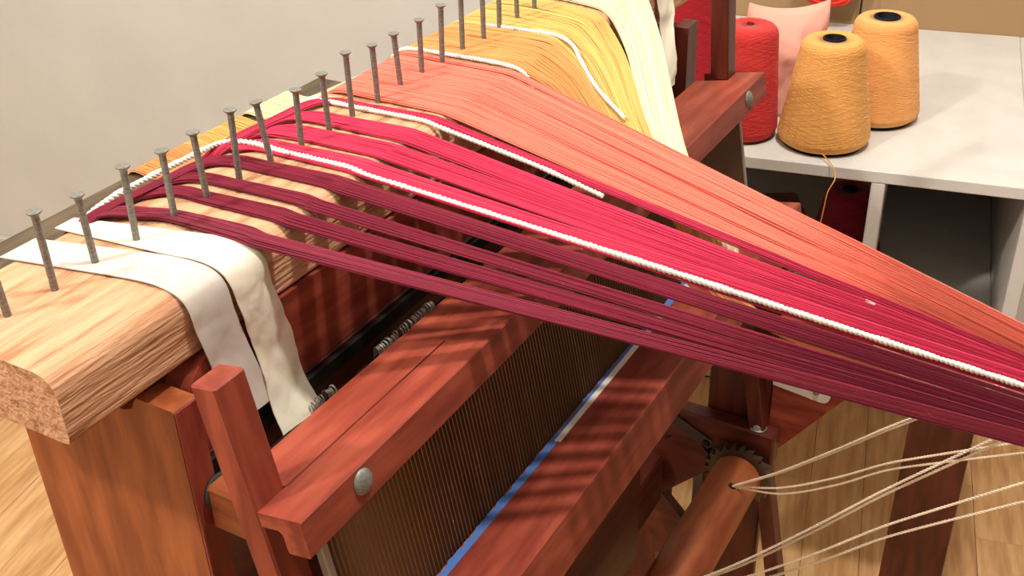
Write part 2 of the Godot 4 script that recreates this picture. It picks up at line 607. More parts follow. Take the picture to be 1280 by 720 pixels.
func beater() -> void:
	var t := thing("beater", "red mahogany beater frame leaning back under the warp threads", "beater")
	var f := bt()
	# top rail: an L, the lip in front of the reed; its back half is cut away round the posts
	var lprof := PackedVector2Array([Vector2(-0.0255, 0), Vector2(-0.0008, 0), Vector2(0, -0.0008), Vector2(0, -0.0195), Vector2(-0.0008, -0.0205), Vector2(-0.0125, -0.0205), Vector2(-0.0135, -0.0195), Vector2(-0.0135, -0.010), Vector2(-0.0155, -0.008), Vector2(-0.0255, -0.008)])
	var a := Acc.new()
	a.prism(lprof, 0.2685, 0.8905, f)
	var bprof := PackedVector2Array([Vector2(-0.0546, 0), Vector2(-0.0250, 0), Vector2(-0.0250, -0.008), Vector2(-0.0546, -0.008)])
	a.prism(bprof, 0.2885, 0.8700, f)
	a.prism(bprof, 0.8897, 0.8905, f)
	put("top_rail", a, wood("mahogany", 0), t)
	# the fine dark line of the joint in the top of the rail
	var j := Acc.new()
	j.prism(PackedVector2Array([Vector2(-0.0258, 0.00012), Vector2(-0.0246, 0.00012), Vector2(-0.0246, -0.002), Vector2(-0.0258, -0.002)]), 0.2886, 0.425, f)
	put("joint_line", j, wood("dark", 0), t)
	# two posts; the far one stands a little straighter and taller
	var p := Acc.new()
	p.box(Vector3(-0.0410, -0.50, 0.2685), Vector3(-0.0255, 0.0655, 0.2880), 0.0012, f)
	put("post", p, wood("mahogany", 1), t)
	p = Acc.new()
	var f2 := Transform3D(Basis(Vector3(1, 0, 0), -LEAN * 0.35) * Basis(Vector3(0, 0, 1), Vector3(0, 1, 0), Vector3(1, 0, 0)), f * Vector3(-0.0255, 0, 0))
	p.box(Vector3(-0.0155, -0.001, 0.8705), Vector3(0, 0.14, 0.8890), 0.0012, f2)
	p.box(Vector3(-0.0410, -0.56, 0.8705), Vector3(-0.0255, -0.0085, 0.8890), 0.0012, f)
	put("post", p, wood("dark", 1), t)
	# lower rail (shuttle race) with the reed standing in its groove
	var r := Acc.new()
	r.prism(PackedVector2Array([Vector2(-0.0160, -0.1105), Vector2(0.0285, -0.1105), Vector2(0.0293, -0.1113), Vector2(0.0293, -0.1435), Vector2(0.0285, -0.1445), Vector2(-0.0225, -0.1445), Vector2(-0.0225, -0.1375), Vector2(-0.0160, -0.1375)]), 0.2890, 0.8700, f)
	put("race", r, wood("mahogany", 0), t)
	for x in [0.3115, 0.8469]:
		var b := Acc.new()
		var bb := Transform3D(Basis(f.basis.z, f.basis.x, f.basis.z.cross(f.basis.x)), f * Vector3(0, -0.0085, x))
		b.lathe(PackedVector2Array([Vector2(0.0001, 0.0034), Vector2(0.003, 0.0031), Vector2(0.0058, 0.0017), Vector2(0.0066, 0.0004), Vector2(0.0066, 0.0), Vector2(0.0001, 0.0)]), 24, bb)
		put("carriage_bolt", b, steel, t)
	# blue tape along the back of the race, edge torn
	var rows := []
	var n := 240
	var lo := []
	var hi := []
	for k in n + 1:
		var x := lerpf(0.292, 0.868, float(k) / n)
		lo.append(f * Vector3(-0.0158 + rng.randf_range(-0.0004, 0.0016), -0.11025, x))
		hi.append(f * Vector3(-0.0098, -0.11025, x))
	rows = [hi, lo]
	var tp := Acc.new()
	tp.sheet(rows, 0.0003)
	var tape := put("masking_tape", tp, plain(Color(0.27, 0.42, 0.68), 0.7))
	tag(tape, "strip of blue masking tape along the foot of the reed", "tape")
	var ru := Acc.new()
	ru.prism(PackedVector2Array([Vector2(-0.0120, -0.11005), Vector2(-0.0078, -0.11005), Vector2(-0.0078, -0.1096), Vector2(-0.0120, -0.1096)]), 0.4915, 0.66, f)
	var ruler := put("measuring_strip", ru, plain(Color(0.86, 0.84, 0.80), 0.6))
	tag(ruler, "narrow white strip lying on the blue tape beside the reed", "strip")


func reed() -> void:
	var t := thing("reed", "steel weaving reed of fine upright dents hanging below the top rail", "reed")
	var f := bt()
	var a := Acc.new()
	for x in [[0.2895, 0.2945], [0.8640, 0.8690]]:
		a = Acc.new()
		a.box(Vector3(-0.0218, -0.1365, x[0]), Vector3(-0.0164, -0.0085, x[1]), 0.0008, f)
		put("end_bar", a, plain(Color(0.62, 0.58, 0.53), 0.5, 0.3), t)
	for v in [[-0.0140, -0.0085], [-0.1368, -0.1310]]:
		a = Acc.new()
		a.box(Vector3(-0.0218, v[0], 0.2946), Vector3(-0.0164, v[1], 0.8639), 0.0008, f)
		put("baulk", a, plain(Color(0.25, 0.22, 0.20), 0.5, 0.5), t)
	var one := Acc.new()
	one.box(Vector3(-0.0018, -0.1309, -0.00045), Vector3(0.0018, -0.0141, 0.00045), 0.0002, Transform3D(f.basis, Vector3.ZERO))
	var mesh := one.mesh()
	var dm := plain(Color(0.48, 0.35, 0.25), 0.45, 0.5)
	var n := 168
	for k in n:
		put("dent", mesh, dm, t, f * Vector3(-0.0191, 0, 0.2975 + (0.8635 - 0.2975) * k / (n - 1.0)))


func harness() -> void:
	var t := thing("harness", "black steel heddle harness with wire heddles hanging behind the beater", "harness")
	var a := Acc.new()
	a.box(Vector3(0.302, 0.8485, -0.3635), Vector3(0.885, 0.8595, -0.3600), 0.001)
	put("top_bar", a, dark_steel, t)
	a = Acc.new()
	a.box(Vector3(0.302, 0.70, -0.3720), Vector3(0.885, 0.8605, -0.3645), 0.001)
	put("shaft_board", a, wood("dark", 0), t)
	a = Acc.new()
	a.box(Vector3(0.302, 0.843, -0.3475), Vector3(0.866, 0.852, -0.3445), 0.0008)
	put("heddle_bar", a, dark_steel, t)
	a = Acc.new()
	a.box(Vector3(0.302, 0.676, -0.3475), Vector3(0.866, 0.685, -0.3445), 0.0008)
	put("heddle_bar", a, dark_steel, t)
	a = Acc.new()
	a.box(Vector3(0.3735, 0.7115, -0.3380), Vector3(0.470, 0.800, -0.3340), 0.001)
	put("lath", a, plain(Color(0.88, 0.68, 0.45), 0.7), t)
	# a heddle: two wires looped over the bar, with an eye half-way
	var h := Acc.new()
	var pts := []
	for s in [-1, 1]:
		h.tube(curve([Vector3(0, 0.842, 0), Vector3(0, 0.840, s * 0.0021), Vector3(0, 0.825, s * 0.0021), Vector3(0, 0.805, s * 0.0006), Vector3(0, 0.752, s * 0.0006), Vector3(0.0, 0.747, s * 0.0022), Vector3(0, 0.742, s * 0.0006), Vector3(0, 0.69, s * 0.0006), Vector3(0, 0.672, s * 0.0021), Vector3(0, 0.656, s * 0.003), Vector3(0, 0.654, 0)], 3), 0.00045, 5)
	var hm := h.mesh()
	var wire := plain(Color(0.78, 0.77, 0.74), 0.35, 0.7)
	for g in [[0.3640, 9, 0.0012], [0.3780, 6, 0.0014], [0.4260, 14, 0.0015], [0.450, 3, 0.0025], [0.4590, 16, 0.0017], [0.575, 3, 0.003], [0.60, 3, 0.003], [0.70, 4, 0.004], [0.76, 4, 0.004]]:
		for k in int(g[1]):
			var o := put("heddle", hm, wire, t, Vector3(float(g[0]) + k * float(g[2]) + rng.randf_range(-0.0003, 0.0003), 0.0155 + rng.randf_range(-0.001, 0.001), -0.3460))
			o.rotation.y = rng.randf_range(-0.12, 0.12)


func cloth_roller() -> void:
	var t := thing("cloth_roller", "round brown wooden cloth roller with a ratchet wheel at its far end", "roller", "", Vector3(0.30, 0.476, -0.2515))
	var a := Acc.new()
	var right := Transform3D(Basis(Vector3(0, 0, 1), -PI / 2), Vector3.ZERO)
	a.lathe(PackedVector2Array([Vector2(0.0001, 0), Vector2(0.0235, 0), Vector2(0.0245, 0.001), Vector2(0.0245, 0.551), Vector2(0.0235, 0.552), Vector2(0.0001, 0.552)]), 40, right)
	put("roller", a, wood("orange", 0), t)
	var prof := PackedVector2Array()
	var teeth := 22
	for k in teeth:
		var a0 := TAU * k / teeth
		prof.push_back(Vector2(cos(a0), sin(a0)) * 0.0295)
		prof.push_back(Vector2(cos(a0 + 0.03), sin(a0 + 0.03)) * 0.0355)
	a = Acc.new()
	a.prism(prof, 0.5525, 0.5585, Transform3D(Basis(Vector3(0, 0, 1), Vector3(0, 1, 0), Vector3(1, 0, 0)), Vector3.ZERO))
	put("ratchet_wheel", a, plain(Color(0.38, 0.34, 0.28), 0.45, 0.8), t)
	a = Acc.new()
	a.lathe(PackedVector2Array([Vector2(0.0001, 0.5585), Vector2(0.008, 0.5585), Vector2(0.008, 0.5655), Vector2(0.0001, 0.5655)]), 20, right)
	put("axle", a, dark_steel, t)
	for x in [0.509, 0.36]:
		var hole := Acc.new()
		var out := Vector3(0, 0.0225, 0.0086).normalized()
		hole.lathe(PackedVector2Array([Vector2(0.0001, 0.0003), Vector2(0.0036, 0.0003), Vector2(0.0042, -0.001), Vector2(0.0001, -0.001)]), 16, Transform3D(Basis(Vector3.RIGHT, out, Vector3.RIGHT.cross(out)), Vector3(x, 0, 0) + out * 0.0245))
		put("cord_hole", hole, plain(Color(0.10, 0.04, 0.02), 0.9), t)


const NAIL_X0 := 0.341
const NAIL_STEP := 0.0266


func raddle() -> void:
	var t := thing("raddle", "light pine beam raddle with a row of tall grey nails", "raddle")
	var prof := PackedVector2Array()
	# u = z, v = y; round arrises, the top front one the widest
	for s in [[-0.3785, 0.9385, 0.0115, PI / 2, 0.0], [-0.3705, 0.9175, 0.0035, 0.0, -PI / 2], [-0.4685, 0.9175, 0.0035, -PI / 2, -PI], [-0.4645, 0.9425, 0.0075, PI, PI / 2]]:
		for k in 7:
			var an: float = lerp(s[3], s[4], k / 6.0)
			prof.push_back(Vector2(s[0] + cos(an) * s[2], s[1] + sin(an) * s[2]))
	var a := Acc.new()
	a.prism(prof, 0.235, 0.955, Transform3D(Basis(Vector3(0, 0, 1), Vector3(0, 1, 0), Vector3(1, 0, 0)), Vector3.ZERO))
	put("beam", a, wood("pine", 0), t)
	var heights := [0.160, 0.152, 0.151, 0.161, 0.145, 0.137, 0.141, 0.158, 0.146, 0.144, 0.149, 0.158]
	var leans := [0.04, 0.007, -0.037, 0.036, -0.115, 0.026, -0.013, 0.0, -0.013, -0.056, 0.02, 0.04, 0.02]
	var across := Vector3(0.494, 0, 0.869)
	for k in range(-3, 23):
		var hgt: float = 0.27 * (heights[k] if k >= 0 and k < heights.size() else rng.randf_range(0.145, 0.158))
		var ln: float = leans[k] if k >= 0 and k < leans.size() else rng.randf_range(-0.03, 0.03)
		var n := Acc.new()
		n.lathe(PackedVector2Array([Vector2(0.0019, -0.012), Vector2(0.0019, hgt - 0.003), Vector2(0.0021, hgt - 0.0022), Vector2(0.0034, hgt - 0.0011), Vector2(0.0037, hgt - 0.0006), Vector2(0.0037, hgt - 0.0002), Vector2(0.0034, hgt), Vector2(0.0001, hgt + 0.0002)]), 14)
		var o := put("nail", n, steel, t, Vector3(NAIL_X0 + NAIL_STEP * k, TOP, -0.4255 + rng.randf_range(-0.0015, 0.0015)))
		o.basis = Basis(Quaternion(Vector3.UP, (Vector3.UP + across * ln * 0.857).normalized()))


# a band of cloth or paper between two edges, laid over the beam
func band(called: String, left: Array, right: Array, m: Material, thick: float, wrinkle: float, label: String, category: String) -> void:
	var l := curve(left, 8)
	var r := curve(right, 8)
	var rows := []
	var nz := FastNoiseLite.new()
	nz.seed = rng.randi() % 1000
	nz.frequency = 22.0
	var nc := 13
	for k in l.size():
		var row := []
		for c in nc:
			var p := l[k].lerp(r[k], c / (nc - 1.0))
			var w := nz.get_noise_3d(p.x, p.y, p.z) * wrinkle
			var fall := clampf((0.948 - p.y) / 0.02, 0.0, 1.0)
			p += Vector3(0, 0, absf(w)) * fall
			row.append(p)
		rows.append(row)
	var a := Acc.new()
	a.sheet(rows, thick)
	tag(put(called, a, m), label, category)


func strips() -> void:
	band("paper_strip", [Vector3(0.296, 0.9512, -0.4750), Vector3(0.3100, 0.9512, -0.4005), Vector3(0.3110, 0.9512, -0.3785), Vector3(0.3120, 0.9450, -0.3665), Vector3(0.3140, 0.925, -0.3640), Vector3(0.3180, 0.900, -0.3620), Vector3(0.3220, 0.870, -0.3560)],
		[Vector3(0.318, 0.9512, -0.4750), Vector3(0.3345, 0.9512, -0.4050), Vector3(0.3370, 0.9512, -0.3785), Vector3(0.3385, 0.9450, -0.3665), Vector3(0.3405, 0.925, -0.3640), Vector3(0.3445, 0.900, -0.3620), Vector3(0.3480, 0.870, -0.3560)],
		paper, 0.0006, 0.002, "white strip wrapped over the near end of the raddle, nearest the beam end", "strip")
	band("muslin_strip", [Vector3(0.3310, 0.9512, -0.4750), Vector3(0.3360, 0.9512, -0.4050), Vector3(0.3385, 0.9512, -0.3785), Vector3(0.3400, 0.9450, -0.3660), Vector3(0.3425, 0.925, -0.3635), Vector3(0.3465, 0.895, -0.3610), Vector3(0.3440, 0.866, -0.3540), Vector3(0.3410, 0.845, -0.3440)],
		[Vector3(0.3440, 0.9512, -0.4750), Vector3(0.3600, 0.9512, -0.4050), Vector3(0.3650, 0.9512, -0.3785), Vector3(0.3670, 0.9450, -0.3660), Vector3(0.3690, 0.925, -0.3635), Vector3(0.3740, 0.895, -0.3610), Vector3(0.3725, 0.866, -0.3540), Vector3(0.3720, 0.852, -0.3440)],
		muslin, 0.0006, 0.004, "cream muslin strip under the first dark maroon warp bundle, hanging down in front", "strip")
	band("muslin_strip", [Vector3(0.8650, 0.9512, -0.470), Vector3(0.8700, 0.9512, -0.3785), Vector3(0.8710, 0.9450, -0.3660), Vector3(0.8690, 0.915, -0.3600), Vector3(0.8560, 0.880, -0.3470), Vector3(0.8480, 0.868, -0.3430)],
		[Vector3(0.9000, 0.9512, -0.470), Vector3(0.9020, 0.9512, -0.3785), Vector3(0.9010, 0.9450, -0.3660), Vector3(0.8950, 0.925, -0.3600), Vector3(0.8650, 0.895, -0.3430), Vector3(0.8580, 0.872, -0.3400)],
		muslin, 0.0006, 0.005, "crumpled off-white cloth strip hanging from the far end of the raddle", "strip")


# ---------------------------------------------------------------- warp
func strands(called: String, label: String, group: String, ctrl: Array, n: int, radius: float, col: Color, layers := 2, jitter := 0.0006, vary := 0.10) -> Node3D:
	# ctrl: [centre, half-width vector] at each station
	var t := thing(called, label, "warp yarn", group)
	var a := Acc.new()
	for k in n:
		var s := ((k + 0.5) / n) * 2.0 - 1.0
		var lift := (k % layers) * radius * 1.5
		var pts := []
		for c in ctrl:
			var off: Vector3 = c[1]
			var up: Vector3 = c[2] if c.size() > 2 else Vector3.UP
			pts.append(c[0] + off * (s + rng.randf_range(-0.5, 0.5) * 1.6 / n) + up * (lift + rng.randf_range(-0.3, 0.3) * jitter) + off.normalized() * rng.randf_range(-jitter, jitter))
		var f := 1.0 + rng.randf_range(-vary, vary)
		a.tint = lin(Color(clampf(col.r * f, 0, 1), clampf(col.g * f, 0, 1), clampf(col.b * f, 0, 1)))
		a.tube(curve(pts, 7), radius * rng.randf_range(0.85, 1.15), 5)
	var o := put("yarn_strands", a, yarn, t)
	o.set_meta("kind", "stuff")
	return t


func cord(called: String, label: String, group: String, ctrl: Array, radius: float, pitch: float, m: Material, category: String, lumps := 0.25) -> void:
	var base := curve(ctrl, 10)
	# resample evenly
	var c3 := Curve3D.new()
	c3.bake_interval = 0.001
	for p in base:
		c3.add_point(p)
	var ln := c3.get_baked_length()
	var n := int(ln / (pitch / 8.0))
	var a := Acc.new()
	var mid := PackedVector3Array()
	for k in n + 1:
		mid.push_back(c3.sample_baked(ln * k / n))
	var n1 := Vector3.ZERO
	var plies := [PackedVector3Array(), PackedVector3Array()]
	var radii := PackedFloat32Array()
	var nz := FastNoiseLite.new()
	nz.seed = rng.randi() % 999
	nz.frequency = 1.0
	for k in n + 1:
		var tg := (mid[mini(k + 1, n)] - mid[maxi(k - 1, 0)]).normalized()
		n1 = tg.cross(Vector3.UP if absf(tg.y) < 0.9 else Vector3.RIGHT).normalized() if k == 0 else (n1 - tg * n1.dot(tg)).normalized()
		var n2 := tg.cross(n1)
		var an := TAU * (ln * k / n) / pitch
		var f := 1.0 + lumps * nz.get_noise_1d(ln * k / n * 60.0)
		var d := (n1 * cos(an) + n2 * sin(an)) * radius * 0.52 * f
		plies[0].push_back(mid[k] + d)
		plies[1].push_back(mid[k] - d)
		radii.push_back(radius * 0.62 * f)
	for q in plies:
		a.tube(q, radius, 6, true, radii)
	var o := put(called, a, m)
	tag(o, label, category, group)


func warp() -> void:
	var maroon := Color(0.45, 0.115, 0.19)
	var crimson := Color(0.75, 0.19, 0.31)
	var coral := Color(0.91, 0.45, 0.38)
	var orange := Color(0.80, 0.555, 0.335)
	var yellow := Color(0.81, 0.655, 0.375)
	var cream := Color(0.85, 0.82, 0.67)
	var y := TOP + 0.0012
	# dark bundles: in along the back edge from the near end, round behind a nail, forward and down
	var rows := [
		[0.3680, Vector3(0.5206, 0.847, -0.070), maroon, 0.0063, 30, "maroon", "first maroon warp bundle from the near end, lying against the muslin strip"],
		[0.3945, Vector3(0.5300, 0.848, -0.0725), maroon, 0.0063, 30, "maroon", "second maroon warp bundle from the near end of the raddle"],
		[0.4140, Vector3(0.5410, 0.848, -0.0750), maroon, 0.0058, 28, "maroon", "third maroon warp bundle from the near end of the raddle"],
		[0.4400, Vector3(0.5500, 0.854, -0.0780), maroon, 0.0072, 34, "maroon", "fourth maroon warp bundle, next to the crimson with a white cord"],
		[0.4640, Vector3(0.5645, 0.8595, -0.0820), crimson, 0.0085, 38, "crimson", "crimson warp bundle next to the maroon, with the long white cord on its edge"],
		[0.4885, Vector3(0.5720, 0.8610, -0.0840), crimson, 0.0100, 46, "crimson", "second crimson warp bundle, just beyond the long white cord"],
		[0.5130, Vector3(0.5790, 0.8618, -0.0860), crimson, 0.0086, 42, "crimson", "third crimson warp bundle, in the middle of the red warp"],
		[0.5420, Vector3(0.5865, 0.8672, -0.0880), crimson.lerp(maroon, 0.25), 0.0036, 20, "crimson", "thin crimson warp bundle next to the coral, with a short white cord"],
	]
	for k in rows.size():
		var r: Array = rows[k]
		var x: float = r[0]
		var e: Vector3 = r[1]
		var hw: float = r[3]
		var front := Vector3(x + 0.001, y, -0.3790)
		if k == 0:
			y += 0.0012
			front.y = y
		if k == 1:
			y -= 0.0012
			front.y = y
		var lip := Vector3(x + 0.0025, y - 0.0022, -0.3665)
		var ext := e + (e - lip) * 0.75
		var ctrl := []
		var wx := Vector3(hw, 0, 0)
		if k == 0:
			ctrl = [[Vector3(0.335, 0.900, -0.4900), wx], [Vector3(0.343, 0.937, -0.4745), wx], [Vector3(0.352, y, -0.4620), wx], [Vector3(x - 0.004, y, -0.4400), wx]]
		else:
			var up := 0.0006 + 0.0003 * k
			var bz := -0.4640 + 0.0008 * k if k < 5 else -0.4610
			var wz := Vector3(0, 0, -0.0036)
			var x0 := 0.352 if k < 4 else 0.452
			ctrl = [[Vector3(x0 - 0.040, 0.895, -0.4900), Vector3(0.003, 0, -0.002)], [Vector3(x0 - 0.022, 0.938, -0.4750), Vector3(0.001, 0.001, -0.003)], [Vector3(x0 - 0.004, y + up, bz - 0.002), wz], [Vector3(lerpf(x0, x - 0.01, 0.55), y + up, bz), wz], [Vector3(x - 0.014, y + up * 0.6, bz + 0.002), Vector3(0.002, 0, -0.0036)], [Vector3(x - 0.002, y + 0.0005, -0.4480), Vector3(hw * 0.85, 0, -0.001)]]
		ctrl.append([Vector3(x, y, -0.4255), wx * 0.9])
		ctrl.append([front, wx])
		ctrl.append([lip, wx])
		ctrl.append([lip.lerp(e, 0.35), wx * 0.95])
		ctrl.append([lip.lerp(e, 0.7), Vector3(hw * 0.42, hw * 0.42, 0)])
		ctrl.append([e, Vector3(hw * 0.2, hw * 0.65, 0)])
		ctrl.append([ext, Vector3(hw * 0.15, hw * 0.6, 0)])
		strands("warp_bundle", r[6], "%s warp bundles through the raddle" % r[5], ctrl, r[4], 0.00052, r[2])
	# coral: a full sheet through three gaps, straight from behind
	var corals := [
		[0.5672, Vector3(0.6010, 0.8610, -0.0910), 0.0136, 44, 0.0050, "coral warp bundle beside the crimson, nearest of the coral sheet"],
		[0.5938, Vector3(0.6017, 0.8704, -0.0925), 0.0136, 44, 0.0050, "middle coral warp bundle of the wide coral sheet"],
		[0.6175, Vector3(0.6014, 0.8805, -0.0940), 0.0110, 40, 0.0048, "coral warp bundle at the far edge of the coral sheet"],
		[0.6360, Vector3(0.6017, 0.8872, -0.0950), 0.0026, 12, 0.0018, "thin loose coral strand group split off from the coral sheet"],
	]
	for r in corals:
		var x: float = r[0]
		var e: Vector3 = r[1]
		var hw := Vector3(r[2], 0, 0)
		var lip := Vector3(x + 0.0005, y - 0.0020, -0.3665)
		var eh := Vector3(0, float(r[4]), -0.001)
		var ctrl := [[Vector3(x - 0.01, 0.875, -0.490), hw], [Vector3(x - 0.004, 0.937, -0.4745), hw], [Vector3(x, y, -0.4625), hw], [Vector3(x, y + 0.0006, -0.4255), hw * 0.98], [Vector3(x, y, -0.3790), hw], [lip, hw]]
		ctrl.append([lip.lerp(e, 0.35), hw.lerp(eh, 0.22)])
		ctrl.append([lip.lerp(e, 0.7), hw.lerp(eh, 0.6)])
		ctrl.append([e, eh])
		ctrl.append([e + (e - lip) * 0.75, eh * 0.9])
		strands("warp_bundle", r[5], "coral warp bundles through the raddle", ctrl, r[3], 0.00055, coral)
	# the slack far part: orange, yellow, cream fall over the beam, gather over the beater rail and pass below the coral
	var slack := [
		[0.6560, 0.0085, 34, orange, "orange warp bundle beside the coral, against the white cord", 0.00],
		[0.6735, 0.0120, 44, orange, "orange warp bundle in the middle of the orange sheet", 0.12],
		[0.7000, 0.0128, 46, orange.lerp(yellow, 0.12), "orange warp bundle next to the yellow", 0.25],
		[0.7267, 0.0128, 46, yellow.lerp(orange, 0.15), "deep yellow warp bundle next to the orange", 0.40],
		[0.7533, 0.0128, 44, yellow, "yellow warp bundle in the middle of the yellow sheet", 0.50],
		[0.7799, 0.0122, 42, yellow, "yellow warp bundle beside the bare gap in the raddle", 0.60],
		[0.8130, 0.0110, 38, cream, "cream warp bundle beside the bare gap in the raddle", 0.70],
		[0.8350, 0.0112, 38, cream, "middle cream warp bundle of the pale warp", 0.82],
		[0.8570, 0.0112, 38, cream, "farthest cream warp bundle, next to the dark upright", 0.92],
	]
	for r in slack:
		var x: float = r[0]
		var q: float = r[5]
		var hw := Vector3(r[1], 0, 0)
		var over := Vector3(0.658, 0.908, -0.318).lerp(Vector3(0.650, 0.9055, -0.245), q)
		var under := Vector3(0.575, 0.852, -0.185).lerp(Vector3(0.590, 0.840, -0.178), q)
		var e := Vector3(0.5900, 0.820, -0.0826) + Vector3(0, -0.0025, 0.0005) * (q - 0.5)
		var wide := Vector3(-0.0008, 0, 0.0055)
		var slant := 0.017 * clampf((q - 0.2) * 2.5, 0.0, 1.0)
		var lip := Vector3(x - slant, y - 0.0055, -0.3655)
		var fall := lip.lerp(over, 0.33) + Vector3(0.0025, 0.002, 0.0015)
		var ctrl := [[Vector3(x - 0.012, 0.60, -0.815), hw], [Vector3(x - 0.012, 0.745, -0.789), hw], [Vector3(x - 0.012, 0.7915, -0.782), hw], [Vector3(x - 0.010, 0.7925, -0.747), hw], [Vector3(x - 0.004, 0.880, -0.580), hw], [Vector3(x, 0.947, -0.4730), hw], [Vector3(x, y, -0.4620), hw], [Vector3(x, y + 0.0006, -0.4255), hw * 0.98], [Vector3(x - slant * 0.65, y, -0.3800), hw], [lip, hw]]
		ctrl.append([fall, hw.lerp(wide, 0.30)])
		ctrl.append([over, wide])
		ctrl.append([over.lerp(under, 0.5) + Vector3(0.010, -0.001, 0.006), Vector3(0, 0.001, 0.0045)])
		ctrl.append([under, Vector3(0.001, 0.002, 0.0030)])
		ctrl.append([e, Vector3(0, 0.0034, 0.0004)])
		ctrl.append([e + (e - under) * 1.2, Vector3(0, 0.0034, 0)])
		var nm: String = "cream" if q > 0.6 else ("yellow" if q > 0.3 else "orange")
		strands("warp_bundle", r[4], nm + " warp bundles through the raddle", ctrl, r[2], 0.00055, r[3], 2, 0.0008)
	# white twisted counting cords
	var g := "white counting cords laid in the warp"
	var e1 := Vector3(0.5615, 0.8590, -0.0810)
	var l1 := Vector3(0.4600, y - 0.002, -0.3650)
	cord("counting_yarn", "long white twisted cord running along the near crimson bundle to the right", g,
		[Vector3(0.330, 0.930, -0.4900), Vector3(0.352, 0.9475, -0.4760), Vector3(0.372, y + 0.003, -0.4705), Vector3(0.445, y + 0.004, -0.4665), Vector3(0.4580, y + 0.003, -0.4540), Vector3(0.4600, y + 0.001, -0.4255), Vector3(0.4595, y + 0.001, -0.3790), l1, l1.lerp(e1, 0.5) + Vector3(0, 0.0008, 0), e1, e1 + (e1 - l1) * 0.75], 0.0018, 0.0060, cotton, "cord")
	var e2 := Vector3(0.5855, 0.8640, -0.0890)
	var l2 := Vector3(0.5370, y - 0.002, -0.3650)
	cord("counting_yarn", "white twisted cord on the thin crimson bundle beside the coral", g,
		[Vector3(0.532, 0.915, -0.4880), Vector3(0.534, 0.9465, -0.4750), Vector3(0.536, y + 0.001, -0.4640), Vector3(0.5365, y + 0.001, -0.4255), Vector3(0.5365, y + 0.001, -0.3790), l2, l2.lerp(e2, 0.22) + Vector3(0, 0.001, 0), l2.lerp(e2, 0.37) + Vector3(0, -0.0012, 0)], 0.0015, 0.0055, cotton, "cord")
	cord("counting_yarn", "white twisted cord between the coral sheet and the orange bundles", g,
		[Vector3(0.640, 0.915, -0.4880), Vector3(0.643, 0.9465, -0.4750), Vector3(0.646, y + 0.001, -0.4640), Vector3(0.6475, y + 0.001, -0.4255), Vector3(0.6460, y + 0.001, -0.3830), Vector3(0.6465, y - 0.004, -0.3668), Vector3(0.6470, 0.925, -0.3570), Vector3(0.6440, 0.905, -0.3380)], 0.0015, 0.0055, cotton, "cord")
	cord("counting_yarn", "white twisted cord between the orange and the yellow bundles", g,
		[Vector3(0.7130, y + 0.0026, -0.4420), Vector3(0.7135, y + 0.0026, -0.4255), Vector3(0.7140, y + 0.0024, -0.3800), Vector3(0.7105, y - 0.0015, -0.3630), Vector3(0.7000, 0.9420, -0.3500), Vector3(0.6830, 0.9310, -0.3290), Vector3(0.6660, 0.9190, -0.2990)], 0.0015, 0.0055, cotton, "cord")


# ---------------------------------------------------------------- shelf and cones
func in_shelf(x: float, y: float, z: float) -> Vector3:
	return SHELF_AT + Basis(Vector3.UP, ROOM_TURN) * Vector3(x, y, z)


func shelf_unit() -> void:
	var t := thing("wall_shelf", "white painted open wall shelf holding the yarn cones", "shelf", "", SHELF_AT, ROOM_TURN)
	for y in [0.6935, 0.479]:
		var a := Acc.new()
		a.box(Vector3(0, y - 0.0145, -0.45), Vector3(0.505, y, 0.30), 0.0012)
		put("shelf_board", a, white_paint, t)
	var bp := Acc.new()
	bp.box(Vector3(0.5053, 0.46, -0.466), Vector3(0.513, 1.15, 0.316), 0.001)
	put("back_panel", bp, plain(Color(0.63, 0.51, 0.36), 0.8), t)
	for z in [[-0.466, -0.4503], [0.1430, 0.158], [0.3003, 0.316]]:
		var a := Acc.new()
		a.box(Vector3(0.0005, 0.4792 if z[0] == 0.1430 else 0.462, z[0]), Vector3(0.5045, 0.6788 if z[0] == 0.1430 else 0.6935, z[1]), 0.0012)
		put("side_panel", a, white_paint, t)


